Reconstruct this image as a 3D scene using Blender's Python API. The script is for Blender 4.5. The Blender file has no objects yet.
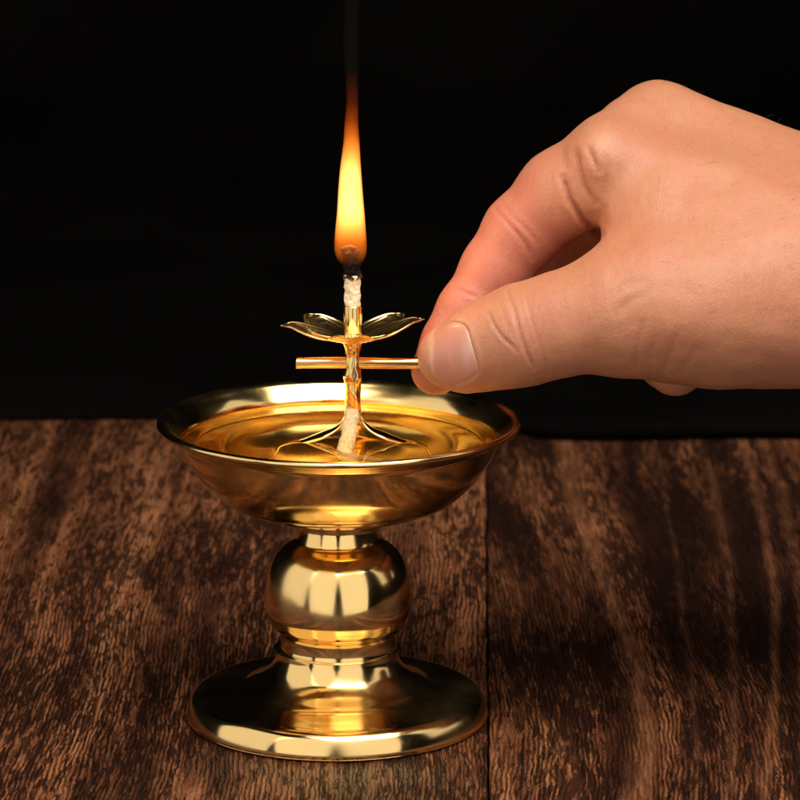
import bpy, bmesh, math, random
import numpy as np
from mathutils import Vector, noise as mnoise

random.seed(7)
R = math.radians
sc = bpy.context.scene
COL = sc.collection
MM = 0.001

# ------------------------------------------------------------------ camera
CAM = np.array([0.0134, -0.878, 0.277]); PITCH = R(13.2); FPX = 4190.0
cd = bpy.data.cameras.new('camera')
cam = bpy.data.objects.new('camera', cd); COL.objects.link(cam)
cam.location = CAM; cam.rotation_euler = (math.pi/2 - PITCH, 0, 0)
cd.sensor_width = 36; cd.lens = 36*FPX/800
cd.clip_start = 0.02; cd.clip_end = 20
cd.dof.use_dof = True; cd.dof.focus_distance = 0.888; cd.dof.aperture_fstop = 42
sc.camera = cam
FWD = np.array([0, math.cos(PITCH), -math.sin(PITCH)])
UP = np.array([0, math.sin(PITCH), math.cos(PITCH)])
RT = np.array([1.0, 0, 0])

# ------------------------------------------------------------------ world, exposure
w = bpy.data.worlds.new('World'); sc.world = w; w.use_nodes = True
w.node_tree.nodes['Background'].inputs[0].default_value = (1, 0.9, 0.8, 1)
w.node_tree.nodes['Background'].inputs[1].default_value = 0.004
sc.view_settings.view_transform = 'Standard'; sc.view_settings.look = 'None'
sc.view_settings.exposure = 0; sc.view_settings.gamma = 1
sc.cycles.max_bounces = 16; sc.cycles.glossy_bounces = 8; sc.cycles.transmission_bounces = 10
sc.cycles.diffuse_bounces = 4; sc.cycles.volume_bounces = 0
sc.cycles.sample_clamp_indirect = 6; sc.cycles.blur_glossy = 0.3
sc.cycles.use_denoising = True

# ------------------------------------------------------------------ lamps (studio softboxes)
def softbox(name, az, el, dist, wdt, hgt, rad, col=(1, .95, .88), target=(0, 0, 0.06)):
    l = bpy.data.lights.new(name, 'AREA'); l.shape = 'RECTANGLE'
    l.size = wdt; l.size_y = hgt; l.color = col
    l.energy = rad*math.pi*wdt*hgt
    o = bpy.data.objects.new(name, l); COL.objects.link(o)
    a, e = R(az), R(el)
    t = Vector(target)
    d = Vector((math.sin(a)*math.cos(e), -math.cos(a)*math.cos(e), math.sin(e)))
    o.location = t + d*dist
    o.rotation_euler = (-d).to_track_quat('-Z', 'Y').to_euler()
    return o
softbox('softbox_front_left', -25, 22, 1.10, .86, 1.70, 1.0)
softbox('softbox_front_right', 27, 22, 1.10, 0.90, 1.70, 1.0)
softbox('softbox_side_left', -75, 24, 1.10, 1.02, 1.40, 0.85)
softbox('softbox_side_right', 92, 30, 1.10, 0.62, 0.80, 0.75)
softbox('softbox_overhead', 24, 66, 0.95, 0.80, 0.70, 6.6, (1, .93, .84), (0.05, 0, 0.08))

# ------------------------------------------------------------------ helpers
def proj(p):
    q = np.asarray(p) - CAM
    z = q @ FWD
    return 400 + FPX*(q @ RT)/z, 400 - FPX*(q @ UP)/z
D0 = 0.900
PX = D0/FPX                                   # metres per photo pixel at the lamp
def ray_ground(px, py, z=0.0):
    d = FWD + (px-400)/FPX*RT - (py-400)/FPX*UP
    t = (z - CAM[2])/d[2]
    return CAM + d*t

def tag(o, label=None, cat=None, group=None, kind=None):
    if label: o['label'] = label
    if cat: o['category'] = cat
    if group: o['group'] = group
    if kind: o['kind'] = kind
    return o
def empty(name, loc=(0, 0, 0)):
    o = bpy.data.objects.new(name, None); o.empty_display_size = .01
    o.location = loc; COL.objects.link(o); return o
def mesh_obj(name, verts, faces, mat, parent=None, smooth=True):
    me = bpy.data.meshes.new(name)
    me.from_pydata([tuple(map(float, v)) for v in verts], [], [tuple(map(int, f)) for f in faces])
    me.validate(); me.update()
    if smooth: me.polygons.foreach_set('use_smooth', [True]*len(me.polygons))
    if mat: me.materials.append(mat)
    o = bpy.data.objects.new(name, me); COL.objects.link(o)
    if parent:
        o.parent = parent
        if parent.type == 'EMPTY' or True:
            o.location = (0, 0, 0)
    return o
def catmull(pts, n=8):
    P = [np.array(p, float) for p in pts]
    P = [2*P[0]-P[1]] + P + [2*P[-1]-P[-2]]
    out = []
    for i in range(1, len(P)-2):
        for k in range(n):
            t = k/n
            a, b, c, d = P[i-1], P[i], P[i+1], P[i+2]
            out.append(.5*((2*b)+(-a+c)*t+(2*a-5*b+4*c-d)*t*t+(-a+3*b-3*c+d)*t**3))
    out.append(P[-2]); return out
def lathe(name, prof, mat, parent=None, seg=160, closed=False, cx=0, cy=0):
    """prof: list of (r, z) in mm."""
    verts, faces = [], []
    n = len(prof)
    for j in range(seg):
        a = 2*math.pi*j/seg
        for r, z in prof:
            verts.append((cx*MM + r*MM*math.cos(a), cy*MM + r*MM*math.sin(a), z*MM))
    for j in range(seg):
        j2 = (j+1) % seg
        for i in range(n if closed else n-1):
            i2 = (i+1) % n
            faces.append((j*n+i, j2*n+i, j2*n+i2, j*n+i2))
    o = mesh_obj(name, verts, faces, mat, parent)
    bm = bmesh.new(); bm.from_mesh(o.data)
    bmesh.ops.remove_doubles(bm, verts=bm.verts, dist=1e-6)
    bmesh.ops.recalc_face_normals(bm, faces=bm.faces)
    bm.to_mesh(o.data); bm.free()
    return o
def tube_geo(path, rad, seg=20, flat=1.0, upv=(0, 0, 1), jit=0, sc_=1.0, twist=0):
    """path in metres; rad list or value in metres; capped ends."""
    P = [Vector(p) for p in path]; n = len(P)
    rs = rad if hasattr(rad, '__len__') else [rad]*n
    verts, faces = [], []
    up = Vector(upv)
    for i in range(n):
        t = (P[min(i+1, n-1)] - P[max(i-1, 0)]).normalized()
        s = t.cross(up)
        if s.length < 1e-4: s = t.cross(Vector((0, 1, 0)))
        s.normalize(); u = s.cross(t).normalized()
        for k in range(seg):
            a = 2*math.pi*k/seg
            rr = rs[i]
            if jit:
                q = P[i]*sc_ + Vector((math.cos(a), math.sin(a), 0))*2.0
                rr *= 1 + jit*mnoise.noise(q)
            if twist: rr *= 1 - .055*abs(math.sin(1.5*(a + i*twist)))
            verts.append(P[i] + s*math.cos(a)*rr + u*math.sin(a)*rr*flat)
    for i in range(n-1):
        for k in range(seg):
            k2 = (k+1) % seg
            faces.append((i*seg+k, i*seg+k2, (i+1)*seg+k2, (i+1)*seg+k))
    faces.append(tuple(range(seg))[::-1]); faces.append(tuple((n-1)*seg+k for k in range(seg)))
    return verts, faces
def join(parts):
    V, F = [], []
    for v, f in parts:
        b = len(V); V += list(v); F += [tuple(i+b for i in q) for q in f]
    return V, F

# node helpers
def mat_new(name):
    m = bpy.data.materials.new(name); m.use_nodes = True
    m.node_tree.nodes.clear(); return m
class NT:
    def __init__(s, m): s.t = m.node_tree
    def n(s, typ, ins=None, **at):
        nd = s.t.nodes.new(typ)
        for k, v in at.items(): setattr(nd, k, v)
        for k, v in (ins or {}).items():
            if isinstance(v, bpy.types.NodeSocket): s.t.links.new(v, nd.inputs[k])
            else: nd.inputs[k].default_value = v
        return nd
    def math(s, op, a, b=0.0, c=None, clamp=False):
        nd = s.t.nodes.new('ShaderNodeMath'); nd.operation = op; nd.use_clamp = clamp
        for i, v in enumerate([a, b] + ([c] if c is not None else [])):
            if isinstance(v, bpy.types.NodeSocket): s.t.links.new(v, nd.inputs[i])
            else: nd.inputs[i].default_value = v
        return nd.outputs[0]
    def ramp(s, fac, stops, interp='LINEAR'):
        nd = s.t.nodes.new('ShaderNodeValToRGB'); cr = nd.color_ramp; cr.interpolation = interp
        while len(cr.elements) > 1: cr.elements.remove(cr.elements[-1])
        for i, (p, c) in enumerate(stops):
            e = cr.elements[0] if i == 0 else cr.elements.new(p)
            e.position = p
            e.color = (c, c, c, 1) if isinstance(c, (int, float)) else tuple(c) + (1,)
        s.t.links.new(fac, nd.inputs[0]); return nd.outputs[0]
    def mix(s, fac, a, b, blend='MIX'):
        nd = s.t.nodes.new('ShaderNodeMix'); nd.data_type = 'RGBA'; nd.blend_type = blend
        for k, v in ((0, fac), (6, a), (7, b)):
            if isinstance(v, bpy.types.NodeSocket): s.t.links.new(v, nd.inputs[k])
            else: nd.inputs[k].default_value = v if isinstance(v, (int, float)) else (tuple(v)+(1,))[:4]
        return nd.outputs[2]
    def out(s, surf=None, vol=None):
        o = s.t.nodes.new('ShaderNodeOutputMaterial')
        if surf: s.t.links.new(surf, o.inputs[0])
        if vol: s.t.links.new(vol, o.inputs[1])

# ------------------------------------------------------------------ materials
def gold_mat(name, col, rough, bump=0.15, lathe_lines=True, bumps=0.0):
    m = mat_new(name); t = NT(m)
    tc = t.n('ShaderNodeTexCoord').outputs['Object']
    sx = t.n('ShaderNodeSeparateXYZ', {0: tc})
    r = t.math('SQRT', t.math('ADD', t.math('POWER', sx.outputs[0], 2), t.math('POWER', sx.outputs[1], 2)))
    v = t.n('ShaderNodeCombineXYZ', {0: t.math('MULTIPLY', r, 2200), 1: t.math('MULTIPLY', sx.outputs[2], 2200), 2: 0.0}).outputs[0]
    n1 = t.n('ShaderNodeTexNoise', {'Vector': v, 'Scale': 1.0, 'Detail': 2.0}).outputs[0]     # turning lines
    n2 = t.n('ShaderNodeTexNoise', {'Vector': tc, 'Scale': 900.0, 'Detail': 3.0}).outputs[0]
    n3 = t.n('ShaderNodeTexNoise', {'Vector': tc, 'Scale': 60.0, 'Detail': 4.0}).outputs[0]   # handling smears
    rgh = t.math('ADD', rough, t.math('MULTIPLY', t.math('SUBTRACT', n3, .40, clamp=True), .5))
    rgh = t.math('ADD', rgh, t.math('MULTIPLY', t.math('SUBTRACT', n2, .6, clamp=True), .25))
    h = t.math('ADD', t.math('MULTIPLY', n1, 0.5 if lathe_lines else 0.0), t.math('MULTIPLY', n2, .22))
    bp = t.n('ShaderNodeBump', {'Height': h, 'Strength': bump, 'Distance': 0.00002}).outputs[0]
    if bumps:
        n4 = t.n('ShaderNodeTexNoise', {'Vector': tc, 'Scale': 330.0, 'Detail': 1.0}).outputs[0]
        bp = t.n('ShaderNodeBump', {'Height': n4, 'Strength': bumps, 'Distance': 0.0004, 'Normal': bp}).outputs[0]
    b = t.n('ShaderNodeBsdfPrincipled', {'Base Color': (*col, 1), 'Metallic': 1.0, 'Roughness': rgh, 'Normal': bp})
    t.out(b.outputs[0]); return m
GOLD = gold_mat('polished_brass', (0.99, 0.68, 0.275), 0.10, 0.25)
GOLD3 = gold_mat('smooth_brass_rod', (0.93, 0.63, 0.27), 0.14, 0.3, False)
PETAL = gold_mat('pale_pressed_brass', (1.0, 0.75, 0.35), 0.19, 0.3, False)
GOLD_BOWL = gold_mat('satin_brass', (1.0, 0.70, 0.28), 0.11, 0.25)
GOLD2 = gold_mat('thin_brass_sheet', (0.95, 0.64, 0.24), 0.12, 0.2, False, 0.14)

def wood_mat(name, seed, style, ribbons=()):
    m = mat_new(name); t = NT(m)
    M, A, S = (lambda a, b: t.math('MULTIPLY', a, b)), (lambda a, b: t.math('ADD', a, b)), (lambda a, b: t.math('SUBTRACT', a, b))
    tc = t.n('ShaderNodeTexCoord').outputs['Object']
    sx = t.n('ShaderNodeSeparateXYZ', {0: tc}); X, Y, Z = sx.outputs
    def poly(co): return A(M(A(M(A(M(Y, co[0]), co[1]), Y), co[2]), Y), co[3])
    def nz(src, fx, fy, off, det=2.0, rough=.55, dist=0.0):
        v = t.n('ShaderNodeCombineXYZ', {0: M(src, fx), 1: M(Y, fy), 2: seed*3.1+off}).outputs[0]
        return t.n('ShaderNodeTexNoise', {'Vector': v, 'Scale': 1.0, 'Detail': det, 'Roughness': rough, 'Distortion': dist}).outputs[0]
    wob = M(S(nz(X, 6.0, 5.0, 0.0, 1.5), .5), .040 if style else .013)
    xw = A(X, wob)
    if ribbons: xw = A(S(X, M(poly(ribbons[0][0]), .85)), M(wob, .35))
    # fine, wavy, nearly parallel growth lines about a millimetre apart
    ph = A(M(xw, 6200.0), M(S(nz(xw, 120, 42, 3.0, 3.0, .6), .5), 19.0))
    ph = A(ph, M(S(nz(xw, 420, 110, 3.7, 2.0), .5), 5.5))
    sn = t.math('SINE', ph)
    line = t.ramp(A(M(sn, .5), .5), [(.0, 1.0), (.22, .85), (.46, .10), (.6, 0.0)])
    presence = t.ramp(nz(xw, 190, 30, 6.0, 3.0), [(.33, .15), (.50, .95), (.75, 1.0)])
    line = M(line, presence)
    # dark ragged flecks (open vessels) in clusters
    fleck = nz(xw, 1050 if not style else 820, 120 if not style else 85, 5.0, 3.5, .66, .35)
    clus = nz(xw, 60, 14, 8.0, 2.0)
    flm = t.ramp(A(fleck, M(S(clus, .5), .75 if style else .42)), [(.495 if style else .515, 0.0), (.56, 1.0)])
    big = nz(xw, 30, 4.0, 1.0, 2.0)                     # broad light / dark zones
    band = nz(xw, 130, 3.0, 2.0, 2.5)                   # growth bands
    grit = nz(X, 2600, 520, 12.0, 2.0, .7)
    tone = A(A(M(big, .55), M(band, .35)), A(M(nz(xw, 420, 60, 13.0, 3.0, .65), .30), M(grit, .16)))
    tone = t.math('DIVIDE', tone, 1.36)
    lo = .474 if style else .460
    col = t.ramp(tone, [(lo-.03, (.026, .0085, .0045)), (lo+.02, (.070, .023, .0095)), (lo+.065, (.165, .057, .023)), (lo+.12, (.36, .135, .054)), (lo+.21, (.52, .225, .10))])
    keep = None
    if ribbons:                                          # pale winding ribbons of smooth grain
        jit = M(S(nz(X, 60, 14, 21.0), .5), .003)
        for co, wdt, amt in ribbons:
            dd = t.math('ABSOLUTE', A(S(X, poly(co)), jit))
            mk = t.ramp(t.math('DIVIDE', dd, wdt*2.5), [(0.0, 1.0), (.22, .9), (.5, .15), (1.0, 0.0)])
            brk = t.ramp(nz(X, 300, 60, 23.0, 4.0, .65), [(.34, .5), (.54, 1.0)]); mk = M(mk, brk)
            col = t.mix(M(mk, amt), col, t.mix(t.ramp(nz(X, 900, 70, 24.0, 3.0), [(.35, 0.0), (.65, 1.0)]), (.12, .043, .018), (.33, .128, .055)))
            k = S(1.0, M(mk, amt*.72)); keep = k if keep is None else M(keep, k)
        line = M(line, keep); flm = M(flm, keep)
    col = t.mix(M(line, .80), col, (.020, .0070, .0042))
    col = t.mix(M(flm, .86), col, (.014, .0050, .0034))
    # chips and scuffs in the worn finish
    ch = nz(X, 520, 170, 30.0, 3.0, .6); cz = nz(X, 26, 9, 31.0, 1.0)
    cm = t.ramp(A(ch, M(S(cz, .5), .5)), [(.80, 0.0), (.83, 1.0)])
    col = t.mix(M(cm, .6), col, (.40, .30, .25))
    h = S(A(M(tone, .8), M(grit, .35)), A(M(line, .55), M(flm, .5)))
    bp = t.n('ShaderNodeBump', {'Height': h, 'Strength': 1.0, 'Distance': 0.0007}).outputs[0]
    rg = A(A(.30, M(grit, .22)), M(flm, .12))
    b = t.n('ShaderNodeBsdfPrincipled', {'Base Color': col, 'Roughness': rg, 'Normal': bp, 'Specular IOR Level': S(.36, M(t.math('MAXIMUM', line, flm), .26))})
    t.out(b.outputs[0]); return m

def cloth_mat():
    m = mat_new('black_cloth'); t = NT(m)
    tc = t.n('ShaderNodeTexCoord').outputs['Object']
    n = t.n('ShaderNodeTexNoise', {'Vector': tc, 'Scale': 9.0, 'Detail': 3.0}).outputs[0]
    c = t.ramp(n, [(.3, (.0022, .0019, .0017)), (.7, (.0040, .0034, .0030))])
    wv = t.n('ShaderNodeTexNoise', {'Vector': tc, 'Scale': 1500.0}).outputs[0]
    bp = t.n('ShaderNodeBump', {'Height': wv, 'Strength': .4, 'Distance': .0003}).outputs[0]
    b = t.n('ShaderNodeBsdfPrincipled', {'Base Color': c, 'Roughness': 1.0, 'Specular IOR Level': 0.0, 'Normal': bp})
    t.out(b.outputs[0]); return m

def oil_mat():
    m = mat_new('amber_lamp_oil'); t = NT(m)
    tc = t.n('ShaderNodeTexCoord').outputs['Object']
    mp = t.n('ShaderNodeMapping', {'Vector': tc, 'Rotation': (0, 0, R(20)), 'Scale': (60, 150, 60)}).outputs[0]
    n = t.n('ShaderNodeTexNoise', {'Vector': mp, 'Scale': 1.0, 'Detail': 1.0, 'Distortion': .8}).outputs[0]
    bp = t.n('ShaderNodeBump', {'Height': n, 'Strength': .035, 'Distance': .0012}).outputs[0]
    b = t.n('ShaderNodeBsdfPrincipled', {'Base Color': (1, .88, .50, 1), 'Roughness': .015, 'IOR': 1.46, 'Transmission Weight': 1.0, 'Normal': bp})
    t.out(b.outputs[0]); return m

def wick_mat(name, charred):
    m = mat_new(name); t = NT(m)
    tc = t.n('ShaderNodeTexCoord').outputs['Object']
    n = t.n('ShaderNodeTexNoise', {'Vector': tc, 'Scale': 1100.0, 'Detail': 4.0}).outputs[0]
    z = t.n('ShaderNodeSeparateXYZ', {0: tc}).outputs[2]
    if charred:
        zz = t.math('ADD', t.math('MULTIPLY', z, 1000), t.math('MULTIPLY', t.math('SUBTRACT', n, .5), 2.6))
        col = t.ramp(t.n('ShaderNodeMapRange', {0: zz, 1: 97.5, 2: 106.0}).outputs[0],
                     [(0, (.42, .22, .10)), (.07, (.08, .035, .015)), (.15, (.010, .007, .006)), (.70, (.010, .007, .006)), (.86, (.10, .05, .025)), (1, (.22, .12, .06))])
        ash = t.ramp(n, [(.60, 0.0), (.72, 1.0)])
        col = t.mix(t.math('MULTIPLY', ash, .10), col, (.25, .22, .20))
    else:
        col = t.ramp(n, [(.3, (.80, .60, .36)), (.6, (.93, .80, .58))])
        soak = t.ramp(t.n('ShaderNodeMapRange', {0: z, 1: .060, 2: .069}).outputs[0], [(0, 1.0), (1, .35)])
        soak = t.math('MULTIPLY', soak, t.math('LESS_THAN', z, .085))
        col = t.mix(soak, col, (.80, .50, .15))      # yellowed where it has drawn up oil
    bp = t.n('ShaderNodeBump', {'Height': n, 'Strength': .9, 'Distance': .0005}).outputs[0]
    b = t.n('ShaderNodeBsdfPrincipled', {'Base Color': col, 'Roughness': .95, 'Specular IOR Level': .1 if charred else .3, 'Normal': bp, 'Subsurface Weight': 0.0 if charred else .5, 'Subsurface Scale': .001})
    t.out(b.outputs[0]); return m

def flame_mat():
    m = mat_new('burning_gas'); t = NT(m)
    tc = t.n('ShaderNodeTexCoord').outputs['Object']
    s = t.n('ShaderNodeSeparateXYZ', {0: tc}); z = s.outputs[2]
    u = t.n('ShaderNodeMapRange', {0: z, 1: 0.0985, 2: 0.1430}).outputs[0]      # 0 root .. 1 tip
    st = t.ramp(u, [(0, 0.0), (.03, .0), (.05, .0), (.08, .10), (.16, .36), (.21, .80), (.28, 1.6), (.50, 1.7), (.59, 1.05), (.67, .5), (.75, .2), (.83, .07), (.92, .02), (1, 0.0)])
    col = t.ramp(u, [(0, (1, .16, .008)), (.16, (1, .20, .010)), (.32, (1, .36, .075)), (.50, (1, .36, .075)), (.62, (1, .24, .02)), (.74, (1, .15, .008)), (.86, (1, .10, .01)), (1, (1, .16, .06))])
    dx = t.math('SUBTRACT', s.outputs[0], .00295)
    rd = t.math('DIVIDE', t.math('SQRT', t.math('ADD', t.math('MULTIPLY', dx, dx), t.math('MULTIPLY', s.outputs[1], s.outputs[1]))), .0033)
    hol = t.math('MULTIPLY', t.ramp(u, [(0, 1.0), (.10, .95), (.30, 0.0)]), t.math('SUBTRACT', 1.0, rd, clamp=True))   # dark unburnt gas round the wick
    st = t.math('MULTIPLY', st, t.math('SUBTRACT', 1.0, hol, clamp=True))
    e = t.n('ShaderNodeEmission', {'Color': col, 'Strength': t.math('MULTIPLY', st, 520)})
    t.out(None, e.outputs[0]); return m

def smoke_mat():
    m = mat_new('thin_smoke'); t = NT(m)
    tc = t.n('ShaderNodeTexCoord').outputs['Object']
    z = t.n('ShaderNodeSeparateXYZ', {0: tc}).outputs[2]
    d = t.ramp(t.n('ShaderNodeMapRange', {0: z, 1: .132, 2: .185}).outputs[0], [(0, 0.0), (.25, 1.0), (.6, .7), (1, 0.0)])
    v = t.n('ShaderNodeVolumePrincipled', {'Color': (.85, .72, .62, 1), 'Density': t.math('MULTIPLY', d, 2.0)})
    t.out(None, v.outputs[0]); return m

def skin_mat():
    m = mat_new('skin'); t = NT(m)
    tc = t.n('ShaderNodeTexCoord').outputs['Object']
    at = t.n('ShaderNodeAttribute', attribute_name='tone').outputs['Color']
    n1 = t.n('ShaderNodeTexNoise', {'Vector': tc, 'Scale': 95.0, 'Detail': 5.0, 'Roughness': .6}).outputs[0]
    n2 = t.n('ShaderNodeTexNoise', {'Vector': tc, 'Scale': 700.0, 'Detail': 3.0}).outputs[0]
    c = t.mix(t.ramp(n1, [(.38, .0), (.66, .46)]), at, (.57, .19, .12), 'MIX')
    c = t.mix(t.math('MULTIPLY', t.ramp(n2, [(.52, 0.0), (.66, 1.0)]), .20), c, (.40, .15, .09))
    fr = t.n('ShaderNodeTexVoronoi', {'Vector': tc, 'Scale': 260.0, 'Randomness': 1.0}).outputs[0]
    c = t.mix(t.ramp(fr, [(.03, .14), (.09, 0.0)]), c, (.30, .12, .07))
    # skin lines: two crossing stretched cell patterns plus grain
    mpa = t.n('ShaderNodeMapping', {'Vector': tc, 'Rotation': (0, R(35), R(20)), 'Scale': (2000, 2000, 1050)}).outputs[0]
    va = t.n('ShaderNodeTexVoronoi', {'Vector': mpa, 'Scale': 1.0}, feature='DISTANCE_TO_EDGE').outputs[0]
    mpb = t.n('ShaderNodeMapping', {'Vector': tc, 'Rotation': (R(15), R(-40), 0), 'Scale': (1250, 1250, 700)}).outputs[0]
    vb = t.n('ShaderNodeTexVoronoi', {'Vector': mpb, 'Scale': 1.0}, feature='DISTANCE_TO_EDGE').outputs[0]
    h = t.math('ADD', t.ramp(va, [(0, 0.0), (.16, .5), (.5, .6)]), t.ramp(vb, [(0, 0.0), (.16, .5), (.5, .6)]))
    h = t.math('ADD', h, t.math('MULTIPLY', n2, .8))
    b1 = t.n('ShaderNodeBump', {'Height': h, 'Strength': .34, 'Distance': .00015}).outputs[0]
    mpc = t.n('ShaderNodeMapping', {'Vector': tc, 'Rotation': (0, R(-28), 0), 'Scale': (420, 160, 110)}).outputs[0]
    n4 = t.n('ShaderNodeTexNoise', {'Vector': mpc, 'Scale': 1.0, 'Detail': 3.0, 'Distortion': .7}).outputs[0]
    b2 = t.n('ShaderNodeBump', {'Height': n4, 'Strength': .35, 'Distance': .0006, 'Normal': b1}).outputs[0]
    b = t.n('ShaderNodeBsdfPrincipled', {'Base Color': c, 'Roughness': t.math('ADD', .36, t.math('MULTIPLY', n1, .16)), 'Normal': b2,
            'Subsurface Weight': .45, 'Subsurface Radius': (1.0, .32, .16), 'Subsurface Scale': .002, 'Specular IOR Level': .5})
    t.out(b.outputs[0]); return m
def nail_mat():
    m = mat_new('fingernail'); t = NT(m)
    at = t.n('ShaderNodeAttribute', attribute_name='tone').outputs['Color']
    tc = t.n('ShaderNodeTexCoord').outputs['Object']
    n = t.n('ShaderNodeTexNoise', {'Vector': tc, 'Scale': 400.0, 'Detail': 2.0}).outputs[0]
    bp = t.n('ShaderNodeBump', {'Height': n, 'Strength': .12, 'Distance': .0002}).outputs[0]
    b = t.n('ShaderNodeBsdfPrincipled', {'Base Color': at, 'Roughness': .42, 'Subsurface Weight': .5, 'Subsurface Radius': (1, .4, .25),
            'Subsurface Scale': .0012, 'Coat Weight': .25, 'Coat Roughness': .18, 'Normal': bp})
    t.out(b.outputs[0]); return m

# ------------------------------------------------------------------ table and backdrop
def plank(x0, x1, y0, y1, mat, parent, dz=0.0, sd=0):
    V, F = [], []
    n = 420; b = .0007; h = .024
    for i in range(n+1):
        y = y0 + (y1-y0)*i/n
        w0 = .00035*mnoise.noise(Vector((y*90, sd, 1))) + .00012*mnoise.noise(Vector((y*600, sd, 5)))
        w1 = .00035*mnoise.noise(Vector((y*90, sd, 9))) + .00012*mnoise.noise(Vector((y*600, sd, 7)))
        a0, a1 = x0+w0, x1+w1
        for x, z in ((a0, -h), (a0, -b), (a0+b*.3, -b*.3), (a0+b+abs(w0), 0), (a1-b-abs(w1), 0), (a1-b*.3, -b*.3), (a1, -b), (a1, -h)):
            V.append((x, y, z+dz))
    for i in range(n):
        for k in range(8):
            k2 = (k+1) % 8
            F.append((i*8+k, i*8+k2, (i+1)*8+k2, (i+1)*8+k))
    F.append(tuple(range(8))[::-1]); F.append(tuple(n*8+k for k in range(8)))
    o = mesh_obj('plank', V, F, mat, parent, smooth=False)
    bm = bmesh.new(); bm.from_mesh(o.data); bmesh.ops.recalc_face_normals(bm, faces=bm.faces); bm.to_mesh(o.data); bm.free()
    return o
table = empty('table', (0, 0, 0)); tag(table, kind='structure')
s0 = ray_ground(488.5, 790); s1 = ray_ground(486.2, 445)
ang = math.atan2(s1[0]-s0[0], s1[1]-s0[1])
sx0 = s0[0]*math.cos(ang) - s0[1]*math.sin(ang)       # seam offset in the rotated frame
table.rotation_euler = (0, 0, -ang)
W = .135
def ribbon(pts, wdt, amt):
    q = [ray_ground(x, y) for x, y in pts]
    xr = [p[0]*math.cos(ang) - p[1]*math.sin(ang) for p in q]; yr = [p[0]*math.sin(ang) + p[1]*math.cos(ang) for p in q]
    return [float(c) for c in np.polyfit(yr, xr, 3)], wdt, amt
RIB = [ribbon([(560, 445), (575, 485), (587, 535), (600, 580), (620, 625), (640, 665), (647, 710), (645, 780)], .0022, .85),
       ribbon([(700, 445), (715, 490), (722, 530), (728, 600), (735, 680), (730, 780)], .0012, .45),
       ribbon([(745, 445), (760, 500), (770, 585), (777, 650), (774, 700), (766, 780)], .0013, .75),
       ribbon([(765, 445), (785, 500), (793, 565), (802, 620), (808, 700), (806, 790)], .0016, .6),
       ribbon([(655, 445), (668, 500), (676, 570), (688, 640), (694, 720), (696, 790)], .0008, .3)]
for k in range(-4, 3):
    x0 = sx0 + k*W; g = .00022
    plank(x0+g, x0+W-g, -.13, .95, wood_mat('oiled_dark_wood', 11.3 + k*4.7, k >= 0, RIB if k == 0 else ()), table, dz=(0, .0001, -.0001)[k % 3], sd=k*3.7)
CLOTH = cloth_mat()
def backdrop():
    verts, faces = [], []
    nx = 90; prof = []
    y_l = ray_ground(100, 421)[1]; y_r = ray_ground(700, 442)[1]; xs = ray_ground(505, 435)[0]
    rows = []
    for i in range(nx+1):
        x = -1.1 + 2.2*i/nx if False else None
    xsn = np.concatenate([np.linspace(-1.2, -.2, 14)[:-1], np.linspace(-.2, .25, 80), np.linspace(.25, 1.2, 14)[1:]])
    for x in xsn:
        s = 1/(1+math.exp(-(x-xs)/.004))
        ye = y_l*(1-s) + y_r*s + .0012*math.sin(x*70)
        th = .0016 + .003*s
        p = [(ye+.003, .0006), (ye, th*.5), (ye+.0015, th), (ye+.01, th+.0006)]
        for k in range(1, 9): p.append((ye+.01+(.80-ye-.01)*k/8, th+.0008+.0006*math.sin(k*1.7+x*9)))
        for k in range(1, 13):
            a = k/12*math.pi/2
            p.append((.80+.14*math.sin(a), .003+.14*(1-math.cos(a))))
        for k in range(1, 8): p.append((.94+.004*math.sin(x*11+k), .143+k*.18))
        rows.append([(x, y, z) for y, z in p])
    m = len(rows[0])
    for r_ in rows: verts += r_
    for i in range(len(rows)-1):
        for j in range(m-1):
            faces.append((i*m+j, (i+1)*m+j, (i+1)*m+j+1, i*m+j+1))
    o = mesh_obj('backdrop', verts, faces, CLOTH)
    tag(o, kind='structure')
backdrop()

# ------------------------------------------------------------------ butter lamp
lamp = tag(empty('oil_lamp'), 'polished golden brass oil lamp with a wide bowl on a round foot', 'oil lamp')
lathe('base', catmull([(0.01, .35), (20, .35), (31.6, .3), (32.7, .45), (33.05, 1.0), (32.8, 2.4), (32.3, 3.8), (31.7, 4.8), (30.8, 5.5), (29.4, 5.9), (25.5, 6.3),
                       (21.5, 6.95), (19.2, 8.0), (16.9, 9.3), (15.0, 10.9), (13.9, 12.5), (13.2, 14.1), (12.95, 15.5), (12.7, 15.8), (0.01, 15.8)], 8), GOLD, lamp, cx=-.4)
lathe('stem', catmull([(0.01, 15.5), (12.5, 15.6), (12.8, 15.9), (12.65, 16.8), (12.65, 18.2), (12.8, 19.3), (13.1, 20.0), (13.6, 20.4), (14.2, 20.8), (14.75, 21.5), (15.2, 22.6),
                       (15.85, 24.6), (16.0, 27.5), (15.7, 30.6), (14.95, 33.6), (13.7, 36.2), (12.0, 38.1), (10.3, 39.2), (9.4, 39.7), (8.95, 40.2), (8.6, 41.4), (8.3, 43.0), (8.1, 45.3), (0.01, 45.3)], 8), GOLD, lamp)
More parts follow.
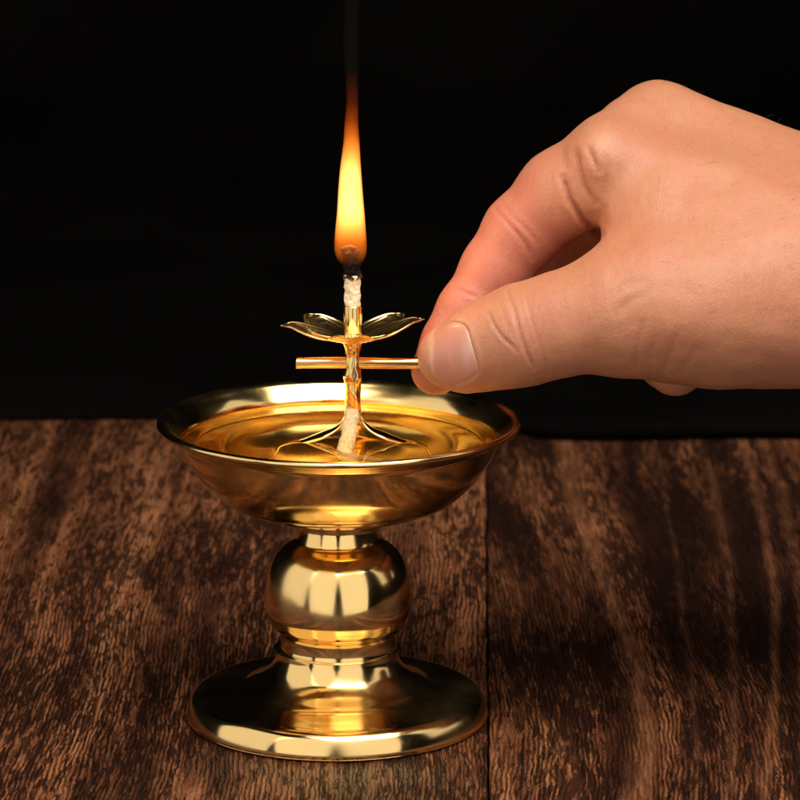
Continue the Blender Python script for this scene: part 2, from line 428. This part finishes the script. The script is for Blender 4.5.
bowl_prof = catmull([(0.01, 44.9), (6, 44.9), (10.5, 44.9), (14, 45.7), (18, 46.9), (22, 48.2), (25.2, 49.8), (27.8, 52.1), (30.5, 55.0), (32.8, 58.4), (34.3, 61.4), (35.0, 63.0),
     (35.9, 64.0), (37.3, 64.7), (38.5, 65.2), (39.2, 65.8), (39.2, 66.5), (38.4, 66.9), (37.3, 66.5), (36.3, 65.6), (35.2, 64.5), (34.2, 63.2), (33.6, 61.8),
     (32.3, 59.4), (31.4, 58.0), (30.8, 57.4), (29.4, 55.8), (26.8, 52.9), (24.4, 51.0), (21.0, 49.5), (17.0, 48.2), (13.0, 47.0), (6, 46.6), (0.01, 46.6)], 6)
lathe('bowl', bowl_prof, GOLD_BOWL, lamp, 200, cx=.25)

# lamp oil filling the bowl (closed body, its sides a hair inside the brass wall)
OZ = 62.1
oil = lathe('lamp_oil', [(0.01, OZ)] + [(r, OZ) for r in np.linspace(2, 32.8, 16)] + [(33.3, OZ+.08), (33.75, OZ+.3), (34.0, OZ+.5), (34.0, 61.8), (32.7, 59.3), (31.2, 57.3), (29.8, 55.6), (27.1, 52.7), (24.6, 50.8), (21.1, 49.25), (17.1, 47.95), (13, 46.8), (6, 46.4), (.01, 46.4)], oil_mat(), None, 160, cx=.25)
tag(oil, 'clear amber lamp oil filling the brass bowl', 'oil')

# ------------------------------------------------------------------ wick holder with lotus petals
SX = 3.25     # mm, the holder leans slightly right of the lamp's axis
holder = tag(empty('wick_holder', (SX*MM, 0, 0)), 'small golden wick holder with a lotus collar standing in the oil', 'wick holder')
def petal(ang, length, width, rise, curl, parent):
    nu, nv = 56, 49
    V, F = [], []
    for i in range(nu):
        u = i/(nu-1)
        wd = width*(math.sin(math.pi*min(1, (u*.93+.04))**.85)**.75)*(1 if u < .97 else .75)
        for j in range(nv):
            v = j/(nv-1)*2-1
            r = 1.7 + (length-1.7)*u
            x = r; y = v*wd*.5*1.0
            x -= abs(v)**2*length*.05*u
            z = rise*(u**1.1) - curl*max(0, u-.72)**2*9 + .75*(v*v)*(math.sin(math.pi*u)) - .9*math.sin(math.pi*min(1, u*1.15))
            # raised rim and embossed inner contour lines
            e = min(1-abs(v), (1-u)*1.6)
            for c0, hh in ((.05, .14), (.27, .15), (.50, .14), (.73, .12)):
                z += hh*math.exp(-((e-c0)/.055)**2)
            V.append((x, y, z))
    for i in range(nu-1):
        for j in range(nv-1):
            a = i*nv+j; F.append((a, a+1, a+nv+1, a+nv))
    ca, sa = math.cos(R(ang)), math.sin(R(ang))
    V = [((x*ca-y*sa)*MM, (x*sa+y*ca)*MM, (84.6+z)*MM) for x, y, z in V]
    o = mesh_obj('petal', V, F, PETAL, parent)
    md = o.modifiers.new('t', 'SOLIDIFY'); md.thickness = .00022; md.offset = 0
    return o
collar = lathe('lotus_collar', catmull([(1.9, 86.2), (2.6, 84.9), (3.4, 84.6), (4.2, 84.9), (4.3, 84.6), (3.4, 84.2), (2.4, 84.2), (1.7, 82.4), (1.5, 82.4), (1.6, 86.2)], 4), GOLD2, holder, 48)
for a, L, Wd, rs, cu in ((4, 15.4, 10.5, 4.3, .5), (176, 15.6, 10.5, 3.2, .9), (46, 15.8, 10.4, 3.2, .2), (132, 15.6, 10.4, 3.0, .2), (268, 13.2, 10, 3.3, .5)):
    petal(a, L, Wd, rs, cu, holder)
tb = lathe('wick_tube', [(1.55, 84.3), (1.95, 84.3), (2.0, 88), (2.02, 91.6), (1.95, 91.9), (1.75, 91.9), (1.7, 91.5), (1.6, 88)], GOLD2, holder, 48, True)
# slotted lower tube: C shaped section with the opening at the front, pinched and crimped
def slotted_tube():
    V, F = [], []
    zs = np.linspace(67.5, 84.3, 60); seg = 40; th = .28
    for z in zs:
        # narrower above the cross bar, flared jaws below
        r = 1.75 + .30*math.exp(-((z-76.6)/1.1)**2) - .25*math.exp(-((z-80.8)/.9)**2) + .18*math.exp(-((z-83)/.5)**2) + .15*math.exp(-((z-68)/.8)**2)
        gap = R(-4 + 20*math.exp(-((z-76.9)/1.4)**2) + 14*math.exp(-((z-82)/.9)**2))
        for k in range(seg):
            a = -math.pi/2 + R(12) + gap + (2*math.pi-2*gap)*k/(seg-1)
            fl = 1 + .03*math.sin(a*3+z*1.3)
            for rr in (r*fl, r*fl-th):
                V.append((rr*math.cos(a)*MM, rr*math.sin(a)*MM, z*MM))
    n = seg*2
    for i in range(len(zs)-1):
        for k in range(seg-1):
            a = i*n+k*2; b = a+n
            F += [(a, a+2, b+2, b), (a+1, b+1, b+3, a+3)]
        for k in (0, seg-1):
            a = i*n+k*2; b = a+n
            F.append((a, b, b+1, a+1) if k == 0 else (a, a+1, b+1, b))
    for i in (0, len(zs)-1):
        for k in range(seg-1):
            a = i*n+k*2; F.append((a, a+1, a+3, a+2) if i == 0 else (a, a+2, a+3, a+1))
    return mesh_obj('slotted_tube', V, F, GOLD2, holder)
slotted_tube()
def leg(ang):
    ca, sa = math.cos(R(ang)), math.sin(R(ang))
    pts = catmull([(1.3, 69.5, 1.4), (1.9, 66.9, 1.8), (3.6, 65.0, 3.6), (6.6, 63.7, 5.6), (10.0, 62.4, 4.0), (12.8, 61.2, 2.0), (15.5, 57.5, 1.2), (16.2, 53, 1.0), (16.8, 48.8, 1.0)], 6)
    V, F = [], []
    for r, z, wd in pts:
        for v in np.linspace(-1, 1, 7):
            zz = z - .35*v*v*wd/5
            x, y = r, v*wd*.5
            V.append(((x*ca-y*sa)*MM, (x*sa+y*ca)*MM, zz*MM))
    for i in range(len(pts)-1):
        for j in range(6):
            a = i*7+j; F.append((a, a+1, a+8, a+7))
    o = mesh_obj('leg', V, F, GOLD2, holder)
    md = o.modifiers.new('t', 'SOLIDIFY'); md.thickness = .0004; md.offset = 0
for a in (182, -3, 88): leg(a)

# wick: from the charred tip down through the tube, out at the foot and into the oil
WICK, CHAR = wick_mat('cotton_wick', False), wick_mat('charred_wick', True)
wp = [(SX, 0, 98.6), (SX-.05, .02, 95), (SX, 0, 92), (SX, 0, 84), (SX, 0, 76), (SX, -.3, 70), (SX-.3, -1.6, 67.5), (SX-.8, -4.0, 64.6), (SX-1.4, -6.6, 62.2), (SX-1.6, -9.0, 60.9), (SX+1.0, -13, 60.0), (SX+6, -15, 58.5)]
wpath = [Vector(p)*MM for p in catmull(wp, 16)]
wr = []
for p in wpath:
    z = p.z*1000
    wr.append((1.72 if z > 91.5 else 1.0 if z > 69 else 1.7)*MM)
v_, f_ = tube_geo(wpath, wr, 48, jit=.20, sc_=900, upv=(0, 1, 0), twist=.42)
wick = mesh_obj('wick', v_, f_, WICK)
tag(wick, 'white cotton wick rising from the holder tube with a burnt black tip', 'wick')
cp = [Vector(p)*MM for p in catmull([(SX, 0, 97.6), (SX-.1, 0, 99.2), (SX-.25, 0, 101), (SX-.4, 0, 103), (SX-.7, 0, 104.2), (SX-.75, 0, 105.0)], 9)]
v_, f_ = tube_geo(cp, [(1.80 - .25*(i/len(cp)) - (.5 if i > len(cp)-6 else 0) - (.5 if i > len(cp)-3 else 0))*MM for i in range(len(cp))], 28, jit=.42, sc_=1300, upv=(0, 1, 0))
mesh_obj('charred_tip', v_, f_, CHAR, wick)

# flame and smoke (volumes inside closed bodies)
def column(name, prof, mat, seg=40):
    V, F = [], []
    for z, xc, r in prof:
        for k in range(seg):
            a = 2*math.pi*k/seg
            V.append(((xc + r*math.cos(a))*MM, r*math.sin(a)*MM, z*MM))
    n = len(prof)
    for i in range(n-1):
        for k in range(seg):
            k2 = (k+1) % seg
            F.append((i*seg+k, i*seg+k2, (i+1)*seg+k2, (i+1)*seg+k))
    F.append(tuple(range(seg))[::-1]); F.append(tuple((n-1)*seg+k for k in range(seg)))
    return mesh_obj(name, V, F, mat)
fl = column('flame', catmull([(100.4, 2.9, 1.5), (101.0, 2.9, 2.2), (101.8, 2.9, 2.8), (103, 2.88, 3.3), (104.8, 2.85, 3.5), (108, 2.85, 3.3), (112, 2.9, 2.95), (117, 2.85, 2.6),
        (122, 2.9, 2.2), (127, 3.1, 1.75), (131, 3.1, 1.5), (136, 3.3, 1.3), (141, 3.2, 1.3), (144, 3.3, 1.2)], 6), flame_mat())
tag(fl, 'tall narrow yellow flame with an orange tip burning on the wick', 'flame')
sm = column('smoke', catmull([(133, 3.1, 1.1), (140, 3.2, 1.5), (150, 3.05, 1.7), (160, 3.35, 1.6), (172, 3.0, 1.8), (186, 3.4, 1.7)], 5), smoke_mat())
tag(sm, 'faint thin thread of smoke rising from the flame tip', 'smoke', kind='stuff')
pl = bpy.data.lights.new('flame_light', 'POINT'); pl.energy = .020; pl.color = (1, .55, .20); pl.shadow_soft_size = .0035
po = bpy.data.objects.new('flame_light', pl); COL.objects.link(po); po.location = (2.95*MM, 0, 114*MM)

# rod pushed through the slot, pinched by thumb and finger
rz = 79.3
a0, b0 = -8.8, 27.5
rp = [Vector((a0, 0, rz))*MM] + [Vector((a0+(b0-a0)*k/10, .0, rz + .08*math.sin(k*.8)))*MM for k in range(0, 11)]
rp[0].x = rp[1].x - .00012
v_, f_ = tube_geo(rp, [1.12*MM]+[1.24*MM]*11, 28)
rod = mesh_obj('rod', v_, f_, GOLD3)
rod.data.set_sharp_from_angle(angle=R(40))
tag(rod, 'thin straight golden rod pinched between thumb and finger through the wick holder', 'rod')

# ------------------------------------------------------------------ hand
# Signed distance of tapered capsules in camera-aligned photo units (x right, y down, z away); meshed with surface nets.
def seg_d(P, a, b, ra, rb):
    a = np.array(a, np.float32); b = np.array(b, np.float32)
    ab = b-a; h = np.clip(((P-a) @ ab)/float(ab @ ab), 0, 1)
    d = P - a - h[:, None]*ab
    return np.sqrt((d*d).sum(1)) - (ra + (rb-ra)*h)
def smin(a, b, k):
    h = np.clip(.5 + .5*(b-a)/k, 0, 1)
    return b*(1-h) + a*h - k*h*(1-h)
def chain(P, pts, k=10):
    d = None
    for (x, y, z, r), (x2, y2, z2, r2) in zip(pts[:-1], pts[1:]):
        q = seg_d(P, (x, y, z), (x2, y2, z2), r, r2)
        d = q if d is None else smin(d, q, k)
    return d
THUMB = [(446, 357, -36, 28), (462, 355, -42, 35.5), (490, 345, -50, 43), (522, 335, -58, 49), (565, 323, -64, 50.5), (612, 312, -66, 58), (650, 305, -60, 68)]
INDEX = [(436, 370, 30, 25), (451, 342, 34, 27.5), (468, 312, 37, 30), (496, 269, 42, 33.5), (521, 232, 40, 37), (562, 193, 28, 43), (611, 165, 14, 48)]
MIDDLE = [(492, 356, 92, 27), (522, 312, 128, 33), (562, 236, 140, 38), (660, 132, 78, 46)]
RING = [(622, 352, 112, 27), (592, 325, 150, 32), (606, 262, 182, 37), (692, 165, 148, 44)]
LITTLE = [(676, 367, 40, 28), (668, 360, 120, 29), (645, 300, 215, 32), (708, 215, 205, 40)]
PALM = [((614, 165, 14, 46), (850, 262, 20, 86)), ((660, 130, 78, 48), (850, 238, 62, 84)), ((692, 164, 146, 44), (865, 245, 98, 82)),
        ((706, 214, 204, 39), (870, 275, 120, 78)), ((648, 306, -58, 66), (715, 303, -44, 79)), ((715, 303, -44, 79), (790, 297, -22, 83)), ((672, 232, -8, 64), (800, 268, -6, 86)),
        ((720, 312, 120, 56), (860, 290, 90, 82)),
        ((790, 297, -20, 83), (900, 292, 5, 84)), ((900, 292, 5, 84), (1250, 310, 0, 98)), ((850, 242, 66, 86), (1250, 300, 70, 112))]
def hand_sdf(P):
    P = P.astype(np.float32)
    pal = None
    for a, b in PALM:
        q = seg_d(P, a[:3], b[:3], a[3], b[3])
        pal = q if pal is None else smin(pal, q, 34)
    # web of skin between thumb and index
    pal = smin(pal, chain(P, [(627, 180, 0, 26), (640, 228, -22, 26), (640, 262, -42, 28)]), 26)
    pal = smin(pal, np.sqrt(((P-np.array([634, 137, 46], np.float32))**2).sum(1)) - 37, 24)
    th = smin(pal, chain(P, THUMB, 14), 30)
    ix = chain(P, INDEX, 12)
    # knuckle bulge
    kn = np.sqrt(((P-np.array([603, 155, -14], np.float32))**2).sum(1)) - 22
    ix = smin(smin(pal, ix, 16), kn, 22)
    rest = pal
    for c in (MIDDLE, RING, LITTLE):
        rest = np.minimum(rest, smin(pal, chain(P, c, 10), 16))
    return np.minimum(np.minimum(th, ix), rest)
def surface_nets(lo, hi, h):
    n = [int((hi[i]-lo[i])/h)+1 for i in range(3)]
    c = 4
    nc = [int(math.ceil(n[i]/c))+1 for i in range(3)]
    g = np.stack(np.meshgrid(*[lo[i]+h*c*np.arange(nc[i]) for i in range(3)], indexing='ij'), -1).reshape(-1, 3)
    dc = hand_sdf(g).reshape(nc)
    f = np.repeat(np.repeat(np.repeat(dc, c, 0), c, 1), c, 2)
    N = f.shape
    m = np.abs(f) < h*c*2.6
    idx = np.argwhere(m)
    out = np.empty(len(idx), np.float32)
    for s in range(0, len(idx), 400000):
        out[s:s+400000] = hand_sdf(lo + h*idx[s:s+400000])
    f[m] = out
    ins = f < 0
    cnt = np.zeros([N[0]-1, N[1]-1, N[2]-1], np.int8)
    for dx in (0, 1):
        for dy in (0, 1):
            for dz in (0, 1):
                cnt += ins[dx:N[0]-1+dx, dy:N[1]-1+dy, dz:N[2]-1+dz]
    cells = np.argwhere((cnt > 0) & (cnt < 8))
    vid = -np.ones(cnt.shape, np.int64); vid[tuple(cells.T)] = np.arange(len(cells))
    acc = np.zeros((len(cells), 3)); na = np.zeros(len(cells))
    cor = [(i, j, k) for i in (0, 1) for j in (0, 1) for k in (0, 1)]
    for a in cor:
        for ax in range(3):
            if a[ax] == 0:
                b = list(a); b[ax] = 1
                fa = f[tuple((cells+a).T)]; fb = f[tuple((cells+b).T)]
                x = (fa < 0) != (fb < 0)
                t = np.where(x, fa/np.where(x, fa-fb, 1), 0)
                p = np.array(a, float)[None]*np.ones((len(cells), 1)); p[:, ax] += t
                acc[x] += p[x]; na[x] += 1
    V = lo + h*(cells + acc/na[:, None])
    F = []
    for ax in range(3):
        sl0 = [slice(1, N[i]-1) for i in range(3)]; sl1 = list(sl0)
        sl0[ax] = slice(0, N[ax]-1); sl1[ax] = slice(1, N[ax])
        A = ins[tuple(sl0)]; B = ins[tuple(sl1)]
        e = np.argwhere(A != B)
        off = np.array([0 if i == ax else 1 for i in range(3)])
        a_in = A[tuple(e.T)]
        e = e + off
        u, v = [(1, 2), (2, 0), (0, 1)][ax]
        du = np.zeros(3, int); du[u] = 1; dv = np.zeros(3, int); dv[v] = 1
        q = np.stack([vid[tuple((e-du-dv).T)], vid[tuple((e-dv).T)], vid[tuple(e.T)], vid[tuple((e-du).T)]], 1)
        q[~a_in] = q[~a_in][:, ::-1]
        F.append(q)
    return V, np.concatenate(F)
def grad(P, e=.6):
    G = np.empty((len(P), 3), np.float32)
    for i in range(3):
        d = np.zeros(3, np.float32); d[i] = e
        G[:, i] = (hand_sdf(P+d) - hand_sdf(P-d))/(2*e)
    return G
def cam_to_world(V):
    """photo units -> world; x,y are photo pixels at the lamp's depth, z pixels of depth."""
    dep = (D0 + V[:, 2]*PX)
    s = dep/FPX
    return CAM + (V[:, 0]-400)[:, None]*s[:, None]*RT - (V[:, 1]-400)[:, None]*s[:, None]*UP + dep[:, None]*FWD
def poly_dist(xy, pl):
    d = np.full(len(xy), 1e9)
    for a, b in zip(pl[:-1], pl[1:]):
        a = np.array(a, float); b = np.array(b, float); ab = b-a
        h = np.clip(((xy-a) @ ab)/(ab @ ab), 0, 1)
        d = np.minimum(d, np.hypot(*((xy - a - h[:, None]*ab).T)))
    return d
def sm(x, a, b):
    t = np.clip((x-a)/(b-a), 0, 1); return t*t*(3-2*t)
# creases: polyline in photo pixels, half width, depth (pixels); negative depth raises
CREASES = [
    ([(508, 290), (513, 305), (519, 330), (525, 348), (534, 368)], 1.5, 2.2),
    ([(489, 312), (494, 325), (502, 337), (511, 345), (517, 352)], 1.4, 1.6),
    ([(526, 296), (531, 318), (540, 345), (548, 370)], 1.4, .8),
    ([(500, 300), (505, 318), (510, 332)], 1.6, .9),
    ([(497, 210), (506, 221), (517, 233), (526, 244), (532, 258)], 2.0, 1.7),
    ([(503, 205), (514, 218), (528, 231), (538, 243)], 1.8, 1.1),
    ([(455, 286), (465, 293), (476, 297)], 1.7, 1.6),
    ([(563, 178), (570, 200), (584, 222), (600, 234)], 2.6, 4.4),
    ([(576, 152), (578, 168), (584, 186), (594, 202)], 2.8, 2.3),
    ([(589, 148), (593, 160), (598, 170)], 2.4, 2.6),
    ([(606, 160), (606, 185), (601, 212), (603, 232)], 4.0, 1.0),
    ([(643, 322), (637, 345), (636, 368)], 2.2, 1.0),
    ([(655, 340), (650, 352), (651, 366)], 2.6, .5),
    ([(677, 330), (671, 352), (662, 376)], 2.8, .9),
    ([(694, 350), (688, 362), (681, 372)], 2.6, .5),
    ([(608, 296), (624, 285), (640, 279)], 4.0, .9),
    ([(618, 312), (630, 300), (644, 293)], 4.0, .9),
]
NAIL = np.array([(429, 345), (432, 334), (441, 325), (452, 321.5), (463, 324), (468, 331), (472, 345), (477, 362), (478.5, 372), (473, 378), (462, 384), (449, 387), (438, 383), (431, 372), (428, 358)], float)
def in_nail(xy):
    """signed distance to the nail outline (negative inside)"""
    pl_ = [tuple(p) for p in NAIL] + [tuple(NAIL[0])]
    d = poly_dist(xy, pl_)
    ins_ = np.zeros(len(xy), bool)
    for (x1, y1), (x2, y2) in zip(pl_[:-1], pl_[1:]):
        c = ((y1 > xy[:, 1]) != (y2 > xy[:, 1])) & (xy[:, 0] < (x2-x1)*(xy[:, 1]-y1)/((y2-y1) if y2 != y1 else 1e-9)+x1)
        ins_ ^= c
    return np.where(ins_, -d, d)
def persp_xy(V):
    """where a point of the hand appears in the photograph"""
    return V[:, :2]
def build_hand():
    lo = np.array([402., 70., -160.]); hi = np.array([1380., 450., 262.])
    V, F = surface_nets(lo, hi, 2.1)
    for _ in range(2):
        G = grad(V); g2 = (G*G).sum(1)
        V = V - (hand_sdf(V)/np.maximum(g2, .3))[:, None]*G
    G = grad(V, 1.2); Nn = G/np.linalg.norm(G, axis=1)[:, None]
    xy = persp_xy(V)
    front = sm(-Nn[:, 2], .02, .35)
    # which verts belong to thumb / index front layers
    disp = np.zeros(len(V))
    for pl_, wd, dp in CREASES:
        d = poly_dist(xy, pl_)
        # fade at the ends
        t0 = np.array(pl_[0], float); t1 = np.array(pl_[-1], float)
        fade = np.minimum(sm(np.hypot(*(xy-t0).T), 0, 7), sm(np.hypot(*(xy-t1).T), 0, 7))*.75+.25
        disp -= front*fade*dp*(np.exp(-(d/wd)**2) - .22*np.exp(-((d-2.6*wd)/(1.3*wd))**2))
    # nail bed recess with a raised fold of skin round it
    ndm = in_nail(xy)
    nf = front*(V[:, 2] < -20)
    disp -= nf*1.2*sm(-ndm, -1.2, 1.5)
    disp += nf*.9*np.exp(-((ndm-3.2)/2.2)**2)*sm(xy[:, 0], 440, 455)
    # low relief: tendons, veins and soft unevenness
    lowf = np.array([mnoise.fractal(Vector((p[0]*.013, p[1]*.017, p[2]*.013)), 1.0, 2.0, 3) for p in V])
    disp += lowf*2.2*sm(xy[:, 0], 480, 640)
    tend = poly_dist(xy, [(640, 150), (700, 165), (800, 200)])
    disp += front*1.6*np.exp(-(tend/11)**2)
    V = V + Nn*disp[:, None]
    # pigment and blood tone, plus a painted knuckle highlight and darkened creases
    base = np.array([.56, .238, .122]); pink = np.array([.55, .175, .115]); pale = np.array([.66, .33, .19]); deep = np.array([.58, .24, .145])
    xx, yy = xy[:, 0], xy[:, 1]
    col = np.tile(base, (len(V), 1))
    di = np.sqrt(np.minimum.reduce([poly_dist(xy, [(p[0], p[1]) for p in INDEX[:6]])**2, np.full(len(V), 1e9)]))
    fi = sm(-di, -60, -25)*sm(V[:, 2], -22, 2)*sm(-xx, -606, -530)
    col = col*(1-fi[:, None]*.85) + pink*fi[:, None]*.85
    ft = sm(-xx, -500, -440)*sm(-V[:, 2], 6, 16)
    col = col*(1-ft[:, None]*.45) + pale*ft[:, None]*.45
    kn = np.exp(-(((xx-601)/16)**2 + ((yy-150)/22)**2))  # highlight on the knuckle, painted into the skin colour
    col = col*(1-kn[:, None]*.6) + pale*kn[:, None]*.6
    kb = np.exp(-(((xx-520)/22)**2 + ((yy-338)/30)**2))*(V[:, 2] <= -12)
    col = col*(1-kb[:, None]*.5) + deep*kb[:, None]*.5
    for pl_, wd, dp in CREASES:  # crease lines tinted darker and redder, deeper ones more
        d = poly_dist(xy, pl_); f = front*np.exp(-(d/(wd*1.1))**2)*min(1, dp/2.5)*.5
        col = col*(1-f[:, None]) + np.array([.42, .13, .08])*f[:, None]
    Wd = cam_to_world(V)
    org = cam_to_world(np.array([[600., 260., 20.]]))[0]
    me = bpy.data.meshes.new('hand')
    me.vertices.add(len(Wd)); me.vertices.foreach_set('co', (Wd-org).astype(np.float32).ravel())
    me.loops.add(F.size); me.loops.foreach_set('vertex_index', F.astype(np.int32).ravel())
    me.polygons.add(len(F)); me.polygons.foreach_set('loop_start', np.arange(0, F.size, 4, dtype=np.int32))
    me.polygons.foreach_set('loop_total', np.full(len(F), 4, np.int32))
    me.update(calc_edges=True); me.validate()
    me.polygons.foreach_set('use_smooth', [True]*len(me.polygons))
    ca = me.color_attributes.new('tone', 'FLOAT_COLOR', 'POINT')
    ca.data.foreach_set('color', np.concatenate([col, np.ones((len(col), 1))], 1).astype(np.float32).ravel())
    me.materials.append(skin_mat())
    o = bpy.data.objects.new('hand', me); COL.objects.link(o); o.location = org
    bm = bmesh.new(); bm.from_mesh(me); bmesh.ops.recalc_face_normals(bm, faces=bm.faces); bm.to_mesh(me); bm.free()
    tag(o, 'bare right hand pinching the golden rod with thumb and forefinger', 'hand')
    # fine hairs on the back of the hand
    hv, hf = [], []
    rnd = random.Random(5)
    sel = np.where((xx > 655) & (xx < 880) & (yy < 330) & (Nn[:, 2] < .25))[0]
    for ii in rnd.sample(list(sel), 120):
        p0 = V[ii]; nn = Nn[ii].astype(float)
        ln = rnd.uniform(9, 22); dr = np.array([.75+rnd.uniform(-.4, .2), .05+rnd.uniform(-.55, .45), 0.0])
        pts = []
        for q in range(5):
            tq = q/4
            pts.append(p0 - nn*1.0 + (nn*(.05*tq+.14*math.sin(tq*2.8)) + dr*tq*.8)*ln*(1 if tq else 0) )
        pw = cam_to_world(np.array(pts)) - org
        v2, f2 = tube_geo(pw, [.000022*(1-.6*q/4) for q in range(5)], 4)
        b0 = len(hv); hv += v2; hf += [tuple(k+b0 for k in f) for f in f2]
    hm = mat_new('fine_hair'); tt = NT(hm)
    tt.out(tt.n('ShaderNodeBsdfPrincipled', {'Base Color': (.05, .025, .015, 1), 'Roughness': .45}).outputs[0])
    mesh_obj('hair', hv, hf, hm, o)
    # thumbnail: a curved plate over the nail bed
    c = NAIL.mean(0); V2, F2, C2 = [], [], []
    nr, ns = 14, 72
    ang_ = np.linspace(0, 2*np.pi, ns, endpoint=False)
    pl2 = np.array(catmull([tuple(p) for p in NAIL] + [tuple(NAIL[0])], 12)[:-1])
    th_ = np.arctan2(pl2[:, 1]-c[1], pl2[:, 0]-c[0])
    rr_ = np.hypot(pl2[:, 0]-c[0], pl2[:, 1]-c[1])
    od = np.argsort(th_); rad = np.interp((ang_+np.pi) % (2*np.pi)-np.pi, th_[od], rr_[od], period=2*np.pi)
    pts = [(c[0], c[1], 0)] + [(c[0]+rad[k]*i/nr*math.cos(ang_[k]), c[1]+rad[k]*i/nr*math.sin(ang_[k]), i/nr) for i in range(1, nr+1) for k in range(ns)]
    Q = np.array([(x, y, -150.) for x, y, _ in pts], np.float32)
    for _ in range(60): Q[:, 2] += hand_sdf(Q)*.8
    GN = grad(Q); GN /= np.linalg.norm(GN, axis=1)[:, None]
    e = np.array([p[2] for p in pts])
    lift = .75 - 1.5*np.clip(e-.90, 0, 1)/.10
    Q = Q + GN*lift[:, None]
    nm = cam_to_world(Q)
    for i in range(1, nr):
        for k in range(ns):
            k2 = (k+1) % ns
            F2.append((1+(i-1)*ns+k, 1+(i-1)*ns+k2, 1+i*ns+k2, 1+i*ns+k))
    for k in range(ns): F2.append((0, 1+(k+1) % ns, 1+k))
    for x, y, ee in pts:
        u = (x-428)/50.0
        cc = np.array([.60, .25, .17])
        fe = float(sm(np.array(-u), -.17, -.04))           # pale free edge
        cc = cc*(1-fe) + np.array([.74, .47, .31])*fe
        lu = float(np.exp(-(((x-468)/6.5)**2 + ((y-352)/17)**2)))
        cc = cc*(1-lu*.4) + np.array([.82, .55, .48])*lu*.4
        rm = float(sm(np.array(ee), .93, 1.0))*(x > 455)  # bright glint along the cuticle edge, painted into the nail colour
        cc = cc*(1-rm*.7) + np.array([.84, .62, .52])*rm*.7
        C2.append((*cc, 1))
    no = mesh_obj('thumbnail', nm-org, F2, nail_mat(), o)
    ca = no.data.color_attributes.new('tone', 'FLOAT_COLOR', 'POINT')
    ca.data.foreach_set('color', np.array(C2, np.float32).ravel())
    bm = bmesh.new(); bm.from_mesh(no.data); bmesh.ops.recalc_face_normals(bm, faces=bm.faces)
    bm.to_mesh(no.data); bm.free()
build_hand()
